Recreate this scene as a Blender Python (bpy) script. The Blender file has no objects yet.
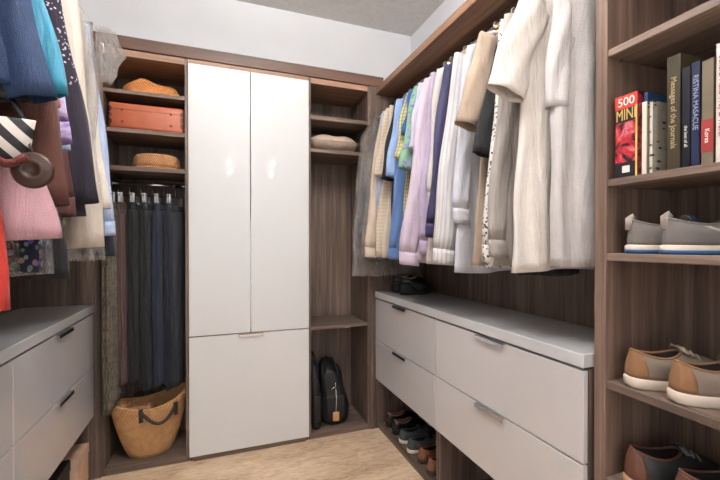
import bpy, bmesh, math, random
from mathutils import Vector, Matrix
PI = math.pi
sc = bpy.context.scene
C = sc.collection
rnd = random.Random(7)

# ------------------------------------------------------------------ materials
def lin(c):
    return tuple((v/255/12.92) if v/255 <= .04045 else ((v/255+.055)/1.055)**2.4 for v in c)+(1,)

class NT:
    def __init__(s, name):
        s.m = bpy.data.materials.new(name); s.m.use_nodes = True
        s.t = s.m.node_tree; s.n = s.t.nodes; s.l = s.t.links
        s.b = s.n['Principled BSDF']; s.out = s.n['Material Output']
        s.tc = s.n.new('ShaderNodeTexCoord')
    def link(s, a, b): s.l.new(a, b)
    def mapping(s, scale=(1,1,1), rot=(0,0,0), src='Object'):
        m = s.n.new('ShaderNodeMapping'); m.inputs['Scale'].default_value = scale
        m.inputs['Rotation'].default_value = rot
        s.link(s.tc.outputs[src], m.inputs['Vector']); return m.outputs[0]
    def noise(s, vec, scale=5, detail=3, rough=.5, dist=0):
        n = s.n.new('ShaderNodeTexNoise'); n.inputs['Scale'].default_value = scale
        n.inputs['Detail'].default_value = detail; n.inputs['Roughness'].default_value = rough
        n.inputs['Distortion'].default_value = dist
        s.link(vec, n.inputs['Vector']); return n.outputs['Fac']
    def ramp(s, fac, stops, const=False):
        r = s.n.new('ShaderNodeValToRGB'); e = r.color_ramp.elements
        if const: r.color_ramp.interpolation = 'CONSTANT'
        while len(e) < len(stops): e.new(.5)
        for k, (p, c) in enumerate(stops):
            e[k].position = p; e[k].color = c
        s.link(fac, r.inputs['Fac']); return r.outputs['Color']
    def bump(s, h, strength=.2, dist=.002):
        b = s.n.new('ShaderNodeBump'); b.inputs['Strength'].default_value = strength
        b.inputs['Distance'].default_value = dist
        s.link(h, b.inputs['Height']); s.link(b.outputs[0], s.b.inputs['Normal'])
    def math(s, op, a, b=None):
        m = s.n.new('ShaderNodeMath'); m.operation = op
        for k, v in enumerate((a, b)):
            if v is None: continue
            if isinstance(v, (int, float)): m.inputs[k].default_value = v
            else: s.link(v, m.inputs[k])
        return m.outputs[0]
    def sep(s, vec):
        n = s.n.new('ShaderNodeSeparateXYZ'); s.link(vec, n.inputs[0]); return n.outputs
    def mix(s, fac, a, b):
        m = s.n.new('ShaderNodeMix'); m.data_type = 'RGBA'
        s.link(fac, m.inputs['Factor'])
        for key, v in ((6, a), (7, b)):
            if isinstance(v, tuple): m.inputs[key].default_value = v
            else: s.link(v, m.inputs[key])
        return m.outputs[2]

def plain(name, col, rough=.5, metal=0, coat=0, bump=0, bscale=200):
    k = NT(name); k.b.inputs['Base Color'].default_value = lin(col)
    k.b.inputs['Roughness'].default_value = rough; k.b.inputs['Metallic'].default_value = metal
    if coat: k.b.inputs['Coat Weight'].default_value = coat; k.b.inputs['Coat Roughness'].default_value = .03
    v = k.mapping()
    f = k.noise(v, 9, 2)
    c = lin(col); d = tuple(x*.86 for x in c[:3])+(1,); u = tuple(min(1, x*1.1) for x in c[:3])+(1,)
    if not metal and not coat: k.link(k.ramp(f, [(.3, d), (.7, u)]), k.b.inputs['Base Color'])
    if bump: k.bump(k.noise(v, bscale, 2), bump, .002)
    return k.m

def wood(name, axis, dark=(66,54,48), mid=(100,83,73), light=(131,111,98)):
    k = NT(name)
    sc1 = [38, 38, 38]; sc1[axis] = 1.3
    sc2 = [7, 7, 7]; sc2[axis] = .45
    f1 = k.noise(k.mapping(tuple(sc1)), 1, 5, .65, .6)
    f2 = k.noise(k.mapping(tuple(sc2)), 1, 3, .5, 1.5)
    sc3 = [150, 150, 150]; sc3[axis] = 4
    f3 = k.noise(k.mapping(tuple(sc3)), 1, 2, .5)
    a = k.math('ADD', k.math('MULTIPLY', f1, .6), k.math('MULTIPLY', f2, .45))
    a = k.math('ADD', a, k.math('MULTIPLY', k.math('SUBTRACT', f3, .5), .22))
    k.link(k.ramp(a, [(.36, lin(dark)), (.52, lin(mid)), (.68, lin(light))]), k.b.inputs['Base Color'])
    k.b.inputs['Roughness'].default_value = .5
    k.bump(f3, .12, .0006)
    return k.m
WX, WY, WZ = wood('walnut_grain_x', 0), wood('walnut_grain_y', 1), wood('walnut_grain_z', 2)
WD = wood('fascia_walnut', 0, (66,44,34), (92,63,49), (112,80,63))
WE = wood('edge_walnut', 1, (110,80,62), (144,108,86), (170,134,110))  # same walnut, stronger light near the ceiling put into its colour
WET = wood('dim_shelf_walnut', 1, (84,70,62), (110,92,81), (138,118,105))  # same walnut for the tower shelves, weaker light put into its colour
WEX = wood('lit_walnut_x', 0, (110,80,62), (144,108,86), (170,134,110))  # upper boards with grain along x, their bright light in the colour too
WEZ = wood('edge_walnut_z', 2, (92,74,64), (122,100,87), (148,124,108))
GLOSS = plain('white_gloss_lacquer', (216,216,216), .42, coat=.3)
GREYTOP = plain('white_worktop', (200,200,201), .22, coat=.5)
GLOSSG = plain('cool_white_gloss_lacquer', (203,200,201), .13, coat=.6)
CHROME = plain('chrome', (205,205,208), .16, 1)
BRONZE = plain('bronze_metal', (122,102,86), .3, 1)
PLAST = plain('clear_clip', (200,200,205), .25)
WHITEH = plain('white_plastic', (222,220,215), .4)
WOODH = plain('hanger_wood', (176,132,92), .45)
BLACKL = plain('black_leather', (16,15,16), .32, bump=.2)
BLACKN = plain('black_nylon', (17,16,18), .55, bump=.3)
BROWNL = plain('dark_brown_leather', (44,28,22), .4)

def wallmat():
    k = NT('white_wall_paint'); k.b.inputs['Roughness'].default_value = .75
    v = k.mapping(); f = k.noise(v, 2.2, 2)
    k.link(k.ramp(f, [(.3, lin((232,234,237))), (.7, lin((240,242,244)))]), k.b.inputs['Base Color'])
    k.bump(k.noise(v, 90, 3), .15, .001); return k.m
def ceilmat():
    k = NT('textured_ceiling_paint'); k.b.inputs['Roughness'].default_value = .85
    v = k.mapping((1,1,1)); f = k.noise(v, 26, 4, .7)
    k.link(k.ramp(f, [(.3, lin((210,207,204))), (.7, lin((224,221,218)))]), k.b.inputs['Base Color'])
    k.bump(f, .5, .006); return k.m
def floormat():
    k = NT('streaked_beige_flooring'); k.b.inputs['Roughness'].default_value = .55
    v = k.mapping((12, 60, 30), (0,0,math.radians(12)))
    f = k.noise(v, 1.2, 5, .7, .8); g = k.noise(k.mapping((2.2, 7, 5)), 1, 3, .5, 1)
    a = k.math('ADD', k.math('MULTIPLY', f, .65), k.math('MULTIPLY', g, .4))
    k.link(k.ramp(a, [(.36, lin((176,144,114))), (.5, lin((214,184,152))), (.68, lin((240,218,190)))]), k.b.inputs['Base Color'])
    k.bump(f, .12, .002); return k.m

def fabric(name, col, kind=None, col2=(240,240,240), size=.012, rough=.88, sheen=.2, axis=0):
    k = NT(name); k.b.inputs['Roughness'].default_value = rough
    k.b.inputs['Sheen Weight'].default_value = sheen*.5
    v = k.mapping(); c1 = lin(col); c2 = lin(col2)
    uvv = k.mapping(src='UV')
    x, z, y = k.sep(uvv)
    var = k.noise(v, 14, 3)
    d = tuple(q*.93 for q in c1[:3])+(1,); u = tuple(min(1, q*1.05) for q in c1[:3])+(1,)
    base = k.ramp(var, [(.3, d), (.7, u)])
    xy = x
    def stripe(co, sz, th):
        return k.math('GREATER_THAN', k.math('FRACT', k.math('DIVIDE', co, sz)), th)
    if kind == 'vstripe': base = k.mix(stripe(xy, size, .62), base, c2)
    if kind == 'hstripe': base = k.mix(stripe(z, size, .55), base, c2)
    if kind == 'plaid':
        base = k.mix(stripe(xy, size, .65), base, c2)
        base = k.mix(k.math('MULTIPLY', stripe(z, size, .65), .6), base, c2)
    if kind in ('dots', 'floral', 'sequin', 'camo'):
        vo = k.n.new('ShaderNodeTexVoronoi'); vo.inputs['Scale'].default_value = 1/size
        k.link(uvv, vo.inputs['Vector'])
        if kind == 'dots': base = k.mix(k.math('LESS_THAN', vo.outputs['Distance'], .36), base, c2)
        if kind == 'floral':
            base = k.mix(k.math('LESS_THAN', vo.outputs['Distance'], .42), base, k.mix(k.math('ADD', 0, .72), vo.outputs['Color'], c2))
        if kind == 'sequin':
            m_ = k.math('MULTIPLY', k.math('LESS_THAN', vo.outputs['Distance'], .3), k.math('GREATER_THAN', z, -.55))
            base = k.mix(m_, base, c2)
        if kind == 'camo':
            f = k.noise(uvv, 1/size, 2, .5, 1)
            base = k.mix(k.math('GREATER_THAN', f, .53), base, c2)
    if kind == 'tiedye':
        f = k.noise(v, 9, 3, .6, 1.5)
        base = k.ramp(f, [(.35, c1), (.6, c2)])
    k.link(base, k.b.inputs['Base Color'])
    w = k.noise(v, 420, 1); fold = k.noise(k.mapping((16, 16, 3.5)), 1, 3, .5, .5)
    k.bump(k.math('ADD', k.math('MULTIPLY', w, .12), fold), .6, .03)
    return k.m

def plasticmat():
    k = NT('clear_plastic_film')
    tr = k.n.new('ShaderNodeBsdfTransparent'); gl = k.n.new('ShaderNodeBsdfGlossy')
    gl.inputs['Roughness'].default_value = .07; gl.inputs['Color'].default_value = (.9,.88,.86,1)
    tr.inputs['Color'].default_value = (.975,.97,.965,1)
    df = k.n.new('ShaderNodeBsdfDiffuse'); df.inputs['Color'].default_value = (.8,.78,.75,1)
    fr = k.n.new('ShaderNodeLayerWeight'); fr.inputs['Blend'].default_value = .35
    v = k.mapping((1,1,.45)); f = k.noise(v, 38, 3, .6, 2.5)
    b = k.n.new('ShaderNodeBump'); b.inputs['Strength'].default_value = 1; b.inputs['Distance'].default_value = .05
    k.link(f, b.inputs['Height']); k.link(b.outputs[0], gl.inputs['Normal']); k.link(b.outputs[0], fr.inputs['Normal'])
    m0 = k.n.new('ShaderNodeMixShader'); m0.inputs[0].default_value = .07
    k.link(tr.outputs[0], m0.inputs[1]); k.link(df.outputs[0], m0.inputs[2])
    m = k.n.new('ShaderNodeMixShader')
    k.link(k.math('ADD', k.math('MULTIPLY', k.math('POWER', fr.outputs['Facing'], 1.2), .9), .06), m.inputs[0])
    k.link(m0.outputs[0], m.inputs[1]); k.link(gl.outputs[0], m.inputs[2])
    k.link(m.outputs[0], k.out.inputs[0]); return k.m
FILM = plasticmat()

def straw(name, c1, c2, sx=220, sz=160):
    k = NT(name); k.b.inputs['Roughness'].default_value = .7
    v = k.mapping(); x, y, z = k.sep(v)
    ang = k.math('MULTIPLY', k.math('ARCTAN2', y, x), 60)
    a = k.math('SINE', ang); b = k.math('SINE', k.math('MULTIPLY', z, sz*2))
    w = k.math('MULTIPLY', a, b)
    n = k.math('ADD', k.math('MULTIPLY', k.noise(v, 30, 3), .5), .25)
    f = k.math('ADD', k.math('MULTIPLY', w, .10), n)
    k.link(k.ramp(f, [(.3, lin(c1)), (.62, lin(c2))]), k.b.inputs['Base Color'])
    k.bump(w, .6, .004); return k.m

def emis(name, col, st):
    k = NT(name); k.b.inputs['Emission Color'].default_value = col+(1,)
    k.b.inputs['Emission Strength'].default_value = st; return k.m

# ------------------------------------------------------------------ mesh helpers
def link(name, me, mat, parent=None, smooth=False):
    o = bpy.data.objects.new(name, me); C.objects.link(o)
    if mat: me.materials.append(mat)
    if smooth:
        for p in me.polygons: p.use_smooth = True
    if parent: o.parent = parent
    return o
def tag(o, label, cat, group=None):
    o['label'] = label; o['category'] = cat
    if group: o['group'] = group
    return o
def thing(name, label, cat, loc=(0,0,0), rz=0, group=None):
    o = bpy.data.objects.new(name, None); C.objects.link(o)
    o.location = loc; o.rotation_euler = (0,0,rz); o.empty_display_size = .05
    return tag(o, label, cat, group)
def world(o):                      # the part's mesh is in room coordinates
    if o.parent: o.location = -Vector(o.parent.location)
    return o
def boxes(name, bl, mat, parent=None, bev=.0015):
    bm = bmesh.new()
    for x0, x1, y0, y1, z0, z1 in bl:
        r = bmesh.ops.create_cube(bm, size=1)
        bmesh.ops.scale(bm, vec=(x1-x0, y1-y0, z1-z0), verts=r['verts'])
        bmesh.ops.translate(bm, vec=((x0+x1)/2, (y0+y1)/2, (z0+z1)/2), verts=r['verts'])
    if bev: bmesh.ops.bevel(bm, geom=bm.edges[:], offset=bev, segments=1, affect='EDGES')
    me = bpy.data.meshes.new(name); bm.to_mesh(me); bm.free()
    return link(name, me, mat, parent)
def wbox(name, b, mat, parent=None, bev=.0015):
    bl = b if isinstance(b, list) else [b]
    return world(boxes(name, bl, mat, parent, bev))
def structure(o):
    o['kind'] = 'structure'; return o
def grid(rings, closed=True, cap0=False, cap1=False):
    n = len(rings[0]); V = [p for r in rings for p in r]; F = []
    for i in range(len(rings)-1):
        for j in range(n if closed else n-1):
            a = i*n+j; b = i*n+(j+1) % n
            F.append((a, b, b+n, a+n))
    if cap0: F.append(tuple(range(n))[::-1])
    if cap1: F.append(tuple((len(rings)-1)*n+j for j in range(n)))
    return V, F
def mesh(name, V, F):
    me = bpy.data.meshes.new(name); me.from_pydata([tuple(v) for v in V], [], F); me.update(); return me
def join(parts):
    V = []; F = []
    for v, f in parts:
        o = len(V); V += list(v); F += [tuple(i+o for i in q) for q in f]
    return V, F
def tube(pts, r, n=8, caps=True, ry=None):
    P = [Vector(p) for p in pts]; rings = []
    up = Vector((0,1,0))
    for i, p in enumerate(P):
        t = (P[min(i+1, len(P)-1)]-P[max(i-1, 0)]).normalized()
        a = t.cross(up)
        if a.length < 1e-3: a = t.cross(Vector((1,0,0)))
        a.normalize(); b = a.cross(t).normalized()
        rr = r[i] if isinstance(r, (list, tuple)) else r
        r2 = rr if ry is None else (ry[i] if isinstance(ry, (list, tuple)) else ry)
        rings.append([p+a*rr*math.cos(2*PI*k/n)+b*r2*math.sin(2*PI*k/n) for k in range(n)])
    return grid(rings, True, caps, caps)
def part(name, VF, mat, parent, smooth=True, solid=0, sub=0, uvn=0):
    me = mesh(name, *VF)
    if uvn:                        # cloth coordinates: u runs round the cloth, v down it
        V = VF[0]; n = uvn; mid = (len(V)//n//2)*n
        per = sum((Vector(V[mid+j])-Vector(V[mid+(j+1) % n])).length for j in range(n))
        uv = me.uv_layers.new(name='UVMap')
        for p in me.polygons:
            js = [v % n for v in p.vertices]; wrap = max(js)-min(js) > 1
            for li, v in zip(p.loop_indices, p.vertices):
                j = v % n
                if wrap and j == 0: j = n
                uv.data[li].uv = (j/n*per, V[v][2])
    o = link(name, me, mat, parent, smooth)
    if solid:
        m = o.modifiers.new('s', 'SOLIDIFY'); m.thickness = solid; m.offset = 0
    if sub:
        m = o.modifiers.new('u', 'SUBSURF'); m.levels = sub; m.render_levels = sub
    return o
def copy_thing(o, loc=None, rz=None, label=None):
    r = o.copy(); C.objects.link(r)
    if loc: r.location = loc
    if rz is not None: r.rotation_euler = (0,0,rz)
    if label: r['label'] = label
    for ch in list(o.children):
        c = ch.copy(); C.objects.link(c); c.parent = r
        for g in ch.children:
            d = g.copy(); C.objects.link(d); d.parent = c
    return r
def lerp(a, b, t): return a+(b-a)*t
def interp(tab, z):                # tab of (z, values...) from top down
    if z >= tab[0][0]: return tab[0][1:]
    for a, b in zip(tab, tab[1:]):
        if z >= b[0]:
            t = (a[0]-z)/(a[0]-b[0]); t = t*t*(3-2*t)*.5+t*.5
            return tuple(lerp(p, q, t) for p, q in zip(a[1:], b[1:]))
    return tab[-1][1:]
def text(name, s, size, mat, M, parent=None, ext=.0006, ax='CENTER'):
    cu = bpy.data.curves.new(name, 'FONT'); cu.body = s; cu.size = size
    cu.align_x = ax; cu.align_y = 'CENTER'; cu.extrude = ext
    t = bpy.data.objects.new('tmp', cu); C.objects.link(t)
    bpy.context.view_layer.update()
    me = bpy.data.meshes.new_from_object(t); bpy.data.objects.remove(t)
    me.transform(M); return link(name, me, mat, parent)

# ------------------------------------------------------------------ room shell
XL, XR, YB, ZC, YF = -1.10, 1.58, 3.0, 3.135, -1.75
WALL = wallmat()
structure(boxes('floor', [(XL-.1, XR+.1, YF-1.5, YB+.1, -.1, 0)], floormat(), bev=0))
structure(boxes('ceiling', [(XL-.1, XR+.1, YF-.1, YB+.1, ZC, ZC+.1)], ceilmat(), bev=0))
structure(boxes('wall_back', [(XL-.1, XR+.1, YB, YB+.1, 0, ZC)], WALL, bev=0))
structure(boxes('wall_left', [(XL-.1, XL, YF, YB, 0, ZC)], WALL, bev=0))
structure(boxes('wall_right', [(XR, XR+.1, YF, YB, 0, ZC)], WALL, bev=0))
structure(boxes('wall_front', [(XL, XR, YF-.1, YF, 2.35, ZC), (XL, -.85, YF-.1, YF, 0, 2.35), (1.35, XR, YF-.1, YF, 0, 2.35)], WALL, bev=0))

# ------------------------------------------------------------------ back wall units
YD, YC = 2.58, 2.60
t = thing('tall_cabinet', 'tall white gloss cabinet with two long doors in the middle of the back wall', 'cabinet', (.21, 2.8, 0))
wbox('carcass', [(-.16, -.14, YC, 2.98, 0, 2.45), (.565, .585, YC, 2.98, 0, 2.45), (-.14, .565, 2.96, 2.98, 0, 2.45), (-.14, .565, YC, 2.96, 2.43, 2.45), (-.14, .565, YC, 2.96, .03, .05)], WZ, t)
wbox('toe_kick', (-.14, .565, YC-.012, YC+.006, 0, .03), WX, t)
d1 = wbox('door', (-.162, .2015, YD, YC-.002, .774, 2.447), GLOSS, t, .002)
d2 = wbox('door', (.2065, .585, YD, YC-.002, .774, 2.447), GLOSS, t, .002)
d3 = wbox('drop_front', (-.162, .585, YD, YC-.002, .031, .768), GLOSS, t, .002)
def sub(name, b, mat, p, bev=.001):
    o = boxes(name, b if isinstance(b, list) else [b], mat, p, bev); return o
sub('handle', (.2018, .2062, YD-.004, YD+.014, .80, 1.50), CHROME, d1)
sub('handle', [(.13, .28, YD-.012, YD, .7655, .768), (.13, .28, YD-.012, YD-.0105, .750, .768)], CHROME, d3)

def bay(name, label, cat, x0, x1, shelves, floorz=.04):
    t = thing(name, label, cat, ((x0+x1)/2, 2.8, 0))
    for a, b in ((x0-.018, x0), (x1, x1+.018)):
        wbox('side_panel', (a, b, YC, 2.98, 0, 2.48), WZ, t)
    wbox('back_panel', (x0, x1, 2.965, 2.98, 0, 2.45), WZ, t)
    wbox('top_panel', (x0, x1, YC, 2.965, 2.44, 2.48), WEX, t)
    wbox('bottom_shelf', (x0, x1, YC, 2.965, .0, floorz), WX, t)
    for z0, z1 in shelves: wbox('shelf', (x0, x1, YC+.003, 2.965, z0, z1), WX, t)
    return t
L0, L1 = -.61, -.182
R0, R1 = .605, 1.02
lb = bay('open_wardrobe', 'open walnut wardrobe bay with three shelves over a trouser rail', 'wardrobe', L0, L1,
         [(2.224, 2.246), (1.997, 2.021), (1.775, 1.80)])
rb = bay('open_shelving', 'open walnut shelf bay to the right of the white doors', 'shelving', R0, R1,
         [(2.199, 2.227), (1.974, 1.999), (.752, .773)])
wbox('corner_stile', (-.656, -.628, YC-.01, 2.98, 0, 2.48), WZ, lb)
wbox('corner_stile', (1.038, 1.08, YC-.008, 2.98, 0, 2.48), WZ, rb)
RZ, RY = 1.722, 2.79
o = part('closet_rod', tube([(L0+.001, RY, RZ), (L1-.001, RY, RZ)], .0125, 14), CHROME, lb); world(o)
for x in (L0+.004, L1-.004):
    o = part('rod_bracket', tube([(x-.004, RY, RZ), (x+.004, RY, RZ)], .021, 14), CHROME, lb); world(o)
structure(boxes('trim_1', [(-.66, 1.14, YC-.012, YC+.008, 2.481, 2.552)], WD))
structure(boxes('trim_2', [(-.16, .585, YC-.004, YC+.016, 2.452, 2.479)], WEX))

# ------------------------------------------------------------------ side sections
def drawers(name, label, side, y0, y1, far_panel=True):
    xf = 1.081 if side > 0 else -.66         # front face
    s = side
    def X(a, b): return (min(a, b), max(a, b))
    t = thing(name, label, 'drawer unit', (xf+s*.2, (y0+y1)/2, 0))
    bk = 1.44 if s > 0 else -.99
    a, b = X(xf+s*.022, bk)
    wbox('side_panel', (a, b, y0, y0+.018, 0, .948), WZ, t)
    wbox('side_panel', (a, b, y1-.018, y1, 0, .948), WZ, t)
    c, d = X(bk-s*.015, bk)
    wbox('back_panel', (c, d, y0+.018, y1-.018, 0, .948), WZ, t)
    wbox('bottom_shelf', (a, b, y0+.018, y1-.018, 0, .045), WY, t)
    wbox('deck', (a, b, y0+.018, y1-.018, .345, .363), WY, t)
    f0, f1 = X(xf, xf+s*.02)
    for z0, z1 in ((.364, .645), (.650, .946)):
        dr = wbox('drawer', (f0, f1, y0+.0015, y1-.0015, z0, z1), GLOSSG if s > 0 else GLOSSG, t, .002)
        ym = (y0+y1)/2
        h0, h1 = X(xf-s*.016, xf)
        g0, g1 = X(xf-s*.016, xf-s*.0145)
        sub('handle', [(h0, h1, ym-.09, ym+.09, z1-.0025, z1), (g0, g1, ym-.09, ym+.09, z1-.016, z1)], CHROME, dr)
    return t
drawers('drawer_cabinet', 'white gloss drawer unit at the far end of the right worktop, shoes beneath', 1, 1.782, 2.598)
drawers('drawer_cabinet', 'white gloss drawer unit on the right nearest the bookshelf', 1, .893, 1.778)
drawers('drawer_cabinet', 'white gloss drawer unit on the left beside the trouser bay', -1, 1.662, 2.588)
drawers('drawer_cabinet', 'white gloss drawer unit on the left cut by the photo edge', -1, .75, 1.658)
tag(boxes('worktop', [(1.076, 1.455, .893, 2.605, .955, 1.0)], GREYTOP, bev=.003), 'long white worktop under the hanging shirts on the right', 'worktop')
tag(boxes('worktop', [(-.995, -.655, .75, 2.588, .955, 1.0)], GREYTOP, bev=.003), 'white worktop over the drawers on the left', 'worktop')

ROD_Z = 2.35
RX, LX = 1.215, -.80
LROD = 2.50
structure(boxes('trim_3', [(1.46, 1.48, .89, 2.588, .0, 2.425)], WZ))
structure(boxes('trim_4', [(-1.02, -1.0, .6, 2.58, .0, 2.60)], WZ))
tag(boxes('top_shelf', [(1.081, 1.575, .89, 2.615, 2.425, 2.468)], WE), 'long walnut top board running above the shirts on the right', 'shelf')
tag(boxes('top_shelf', [(-1.09, -.88, .6, 2.585, 2.605, 2.64)], WE), 'walnut top board above the clothes on the left', 'shelf')
def rod(x, y0, y1, z, label):
    t = thing('closet_rod', label, 'rail', (x, y0, z))
    part('rail', tube([(0, 0, 0), (0, y1-y0, 0)], .0145, 14), CHROME, t)
    for y in (.004, y1-y0-.004):
        part('rail_bracket', tube([(0, y-.004, 0), (0, y+.004, 0)], .024, 14), CHROME, t)
rod(RX, .89, 2.588, ROD_Z, 'chrome rail carrying the shirts on the right')
rod(LX, .6, 2.588, LROD, 'chrome rail carrying the clothes on the left')

structure(boxes('trim_5', [(-1.02, -.657, 2.588, 2.606, 0, 2.60)], WZ))
structure(boxes('trim_6', [(1.0805, 1.50, 2.592, 2.61, 0, 2.423)], WZ))
# shelving tower on the right, nearest the camera
TX, TB = 1.115, 1.41
t = thing('shelf_tower', 'walnut shelf tower holding books and shoes at the right edge', 'shelving', (1.26, .5, 0))
wbox('side_panel', (TX, TB+.05, .848, .886, 0, 2.60), WEZ, t)
wbox('side_panel', (TX, TB+.05, -.02, .0, 0, 2.60), WZ, t)
wbox('back_panel', (TB, TB+.02, 0, .848, 0, 2.60), WZ, t)
SH = [(2.22, 2.24), (1.915, 1.937), (1.522, 1.543), (1.296, 1.319), (.904, .928), (.61, .632), (.0, .05)]
for z0, z1 in SH: wbox('shelf', (TX+.004, TB, .0, .848, z0, z1), WET, t)
o = boxes('shelf_pin', [(TX+.05, TX+.056, .838, .848, 1.905, 1.914)], CHROME, t); world(o)

# ------------------------------------------------------------------ garments
def drape(prof, L, n=44, m=30, nf=5, amp=.012, seed=0, wob=.008, flat=.75):
    """closed loft hanging from z=prof[0][0] down; prof rows (z, x_left, x_right, half_thickness)"""
    r = random.Random(seed); ph = [r.uniform(0, 6.28) for _ in range(6)]
    z0 = prof[0][0]; rings = []
    for i in range(m+1):
        q = i/m; z = z0-(z0-L)*q
        xl, xr, th = interp(prof, z)
        g = min(1, q*1.3)
        cx, hw = (xl+xr)/2, (xr-xl)/2
        ring = []
        for j in range(n):
            a = 2*PI*j/n
            ca, sa = math.cos(a), math.sin(a)
            x = cx+hw*(abs(ca)**.9)*(1 if ca > 0 else -1)
            y = th*(abs(sa)**flat)*(1 if sa > 0 else -1)
            u = (x-cx)/max(hw, .01)
            f = math.sin(nf*u*1.6+ph[0]+.8*math.sin(2.1*q+ph[1]))+.5*math.sin(nf*2.3*u+ph[2]+q*2)
            y += amp*g*f*(.35+.65*(1-abs(u)**3))
            x += wob*g*math.sin(7*q+ph[3]+(1.2 if sa > 0 else 0))+wob*.6*g*math.sin(17*q+ph[4])
            zz = z+(.006*math.sin(3*u+ph[5]) if i == m else 0)
            ring.append((x, y, zz))
        rings.append(ring)
    return grid(rings, True, False, False)

def sleeve(sx, x0, z0, dx, length, w0, w1, ry, seed, y0=0, dy=0, cuff=False, m=16, n=20):
    """sleeve tube; sx side (-1 room side), returns (sleeve VF, cuff VF or None)"""
    r = random.Random(seed); p1, p2 = r.uniform(0, 6), r.uniform(0, 6)
    rings = []
    tot = m+ (3 if cuff else 0)
    for i in range(tot+1):
        q = i/m if i <= m else 1+(i-m)*.022/length
        e = min(q, 1)**.85
        cx = sx*(x0+dx*e)+.006*math.sin(9*q+p1); cz = z0-length*q+.02*(1-min(1, q*3))
        w = lerp(w0, w1, min(q, 1)); yy = y0+dy*q+.006*math.sin(6*q+p2)
        if cuff and i > m-1: w *= .93
        hy = ry*(.55+.45*min(1, q*2))
        if cuff and i == m: hy *= .85
        tilt = dx/max(length, .01)*.8
        ring = []
        for j in range(n):
            a = 2*PI*j/n
            px = w*math.cos(a); py = hy*math.sin(a)+.004*math.sin(5*a+p1+q*8)*(0 if i > m else 1)
            ring.append((cx+px, yy+py, cz+sx*px*tilt*(.9)))
        rings.append(ring)
    if cuff:
        return grid(rings[:m+1]), grid(rings[m:])
    return grid(rings), None

def hanger_proto(mat, hookmat, name='hanger'):
    t = thing(name, 'hanger', 'hanger', (0, 0, -5), 0)
    pts = [(.013*math.cos(a)*1.35, 0, .003+.013*math.sin(a)*1.35) for a in [math.radians(d) for d in range(-60, 211, 18)]][::-1]
    pts = [(x, y, z) for x, y, z in pts][::-1] + []
    # hook over the rod, then the neck down to the arms
    hook = [( .0195*math.cos(math.radians(d)), 0, .0195*math.sin(math.radians(d))) for d in range(200, -61, -20)]
    hook += [(.008, 0, -.028), (0, 0, -.04), (0, 0, -.075)]
    part('hook', tube(hook, .0022, 6), hookmat, t)
    arm = [(-.155+.31*i/16, 0, -.073-.055*abs(-1+2*i/16)**1.3) for i in range(17)]
    part('arm', tube(arm, .009, 8, True, .006), mat, t)
    return t
HP = {'white': hanger_proto(WHITEH, WHITEH), 'wood': hanger_proto(WOODH, CHROME), 'wire': hanger_proto(CHROME, CHROME)}
used = set()
def put_hanger(kind, x, y, rz, label, group, zr=None):
    zr = zr or ROD_Z
    p = HP[kind]
    if kind not in used:
        used.add(kind); h = p; h.location = (x, y, zr); h.rotation_euler = (0,0,rz); h['label'] = label
    else: h = copy_thing(p, (x, y, zr), rz, label)
    h['group'] = group
    return h

def shirt(name, cat, label, x, y, mat, rz=0, sh=.15, hw=.205, hwr=.185, bottom=1.26, th=.022, slv='long', sl=None, sdx=.02, sw=(.06, .045),
          sry=.02, collar=True, colmat=None, amp=.010, seed=0, cuffmat=None, buttons=True, cuff=None, sdy=0, group=None, top=.02, zr=None, room=-1, sll=None):
    """room is the side facing the room (-1 on the right rail, 1 on the left); hw is the half width there at the hem"""
    zr = zr or ROD_Z
    t = thing(name, label, cat, (x, y, zr), rz, group)
    L = bottom-zr
    s0 = -.075-top
    def row(z, a, b, c): return (z, -a, b, c) if room < 0 else (z, -b, a, c)
    zs = s0-.10
    prof = [row(s0, .052, .052, .022), row(s0-.012, .085, .085, .024), row(s0-.045, sh*.93, min(sh, hwr)*.93, .024),
            row(zs, sh, min(sh, hwr), th*.8), row(L, hw, hwr, th*1.05)]
    part('body', drape(prof, L, seed=seed, amp=amp), mat, t, solid=.0015, uvn=44)
    if slv:
        ln = sl or (.60 if slv == 'long' else .24)
        for s in (-1, 1):
            cf = slv == 'long' if cuff is None else cuff
            isroom = s == room
            l_ = ln if isroom else min(ln, .60)
            zend = s0-.055-l_
            H = hw if isroom else hwr
            q = min(1, max(0, (zs-zend)/(zs-L)))
            edge = lerp(min(sh, H), H, q)
            x0 = min(sh, H)-.035
            d = edge-x0-.012+(sdx if isroom else 0)
            A, B = sleeve(s, x0, s0-.055, d, l_, sw[0], sw[1], sry, seed+s, dy=sdy if isroom else 0, cuff=cf)
            so = part('sleeve', A, mat, t, solid=.0015, uvn=20)
            if B: part('cuff', B, cuffmat or mat, so, solid=.003, uvn=20)
    if collar:
        rings = []
        for (z, rx, ry) in ((s0-.018, .060, .028), (s0+.012, .054, .026), (s0+.028, .050, .024), (s0+.012, .062, .032), (s0-.014, .070, .036)):
            rings.append([(rx*math.cos(a), ry*math.sin(a)-.0, z-(.014*(1-math.sin(a))*.5)) for a in [2*PI*k/24 for k in range(24)]])
        part('collar', grid(rings), colmat or mat, t, solid=.0015)
    if buttons:
        for k in range(7):
            zz = s0-.09-k*.12
            if zz < L+.03: break
            part('button', tube([(0, -th-amp*.9-.004, zz), (0, -th-amp*.9+.001, zz)], .0055, 8), WHITEH, t)
    return t

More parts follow.
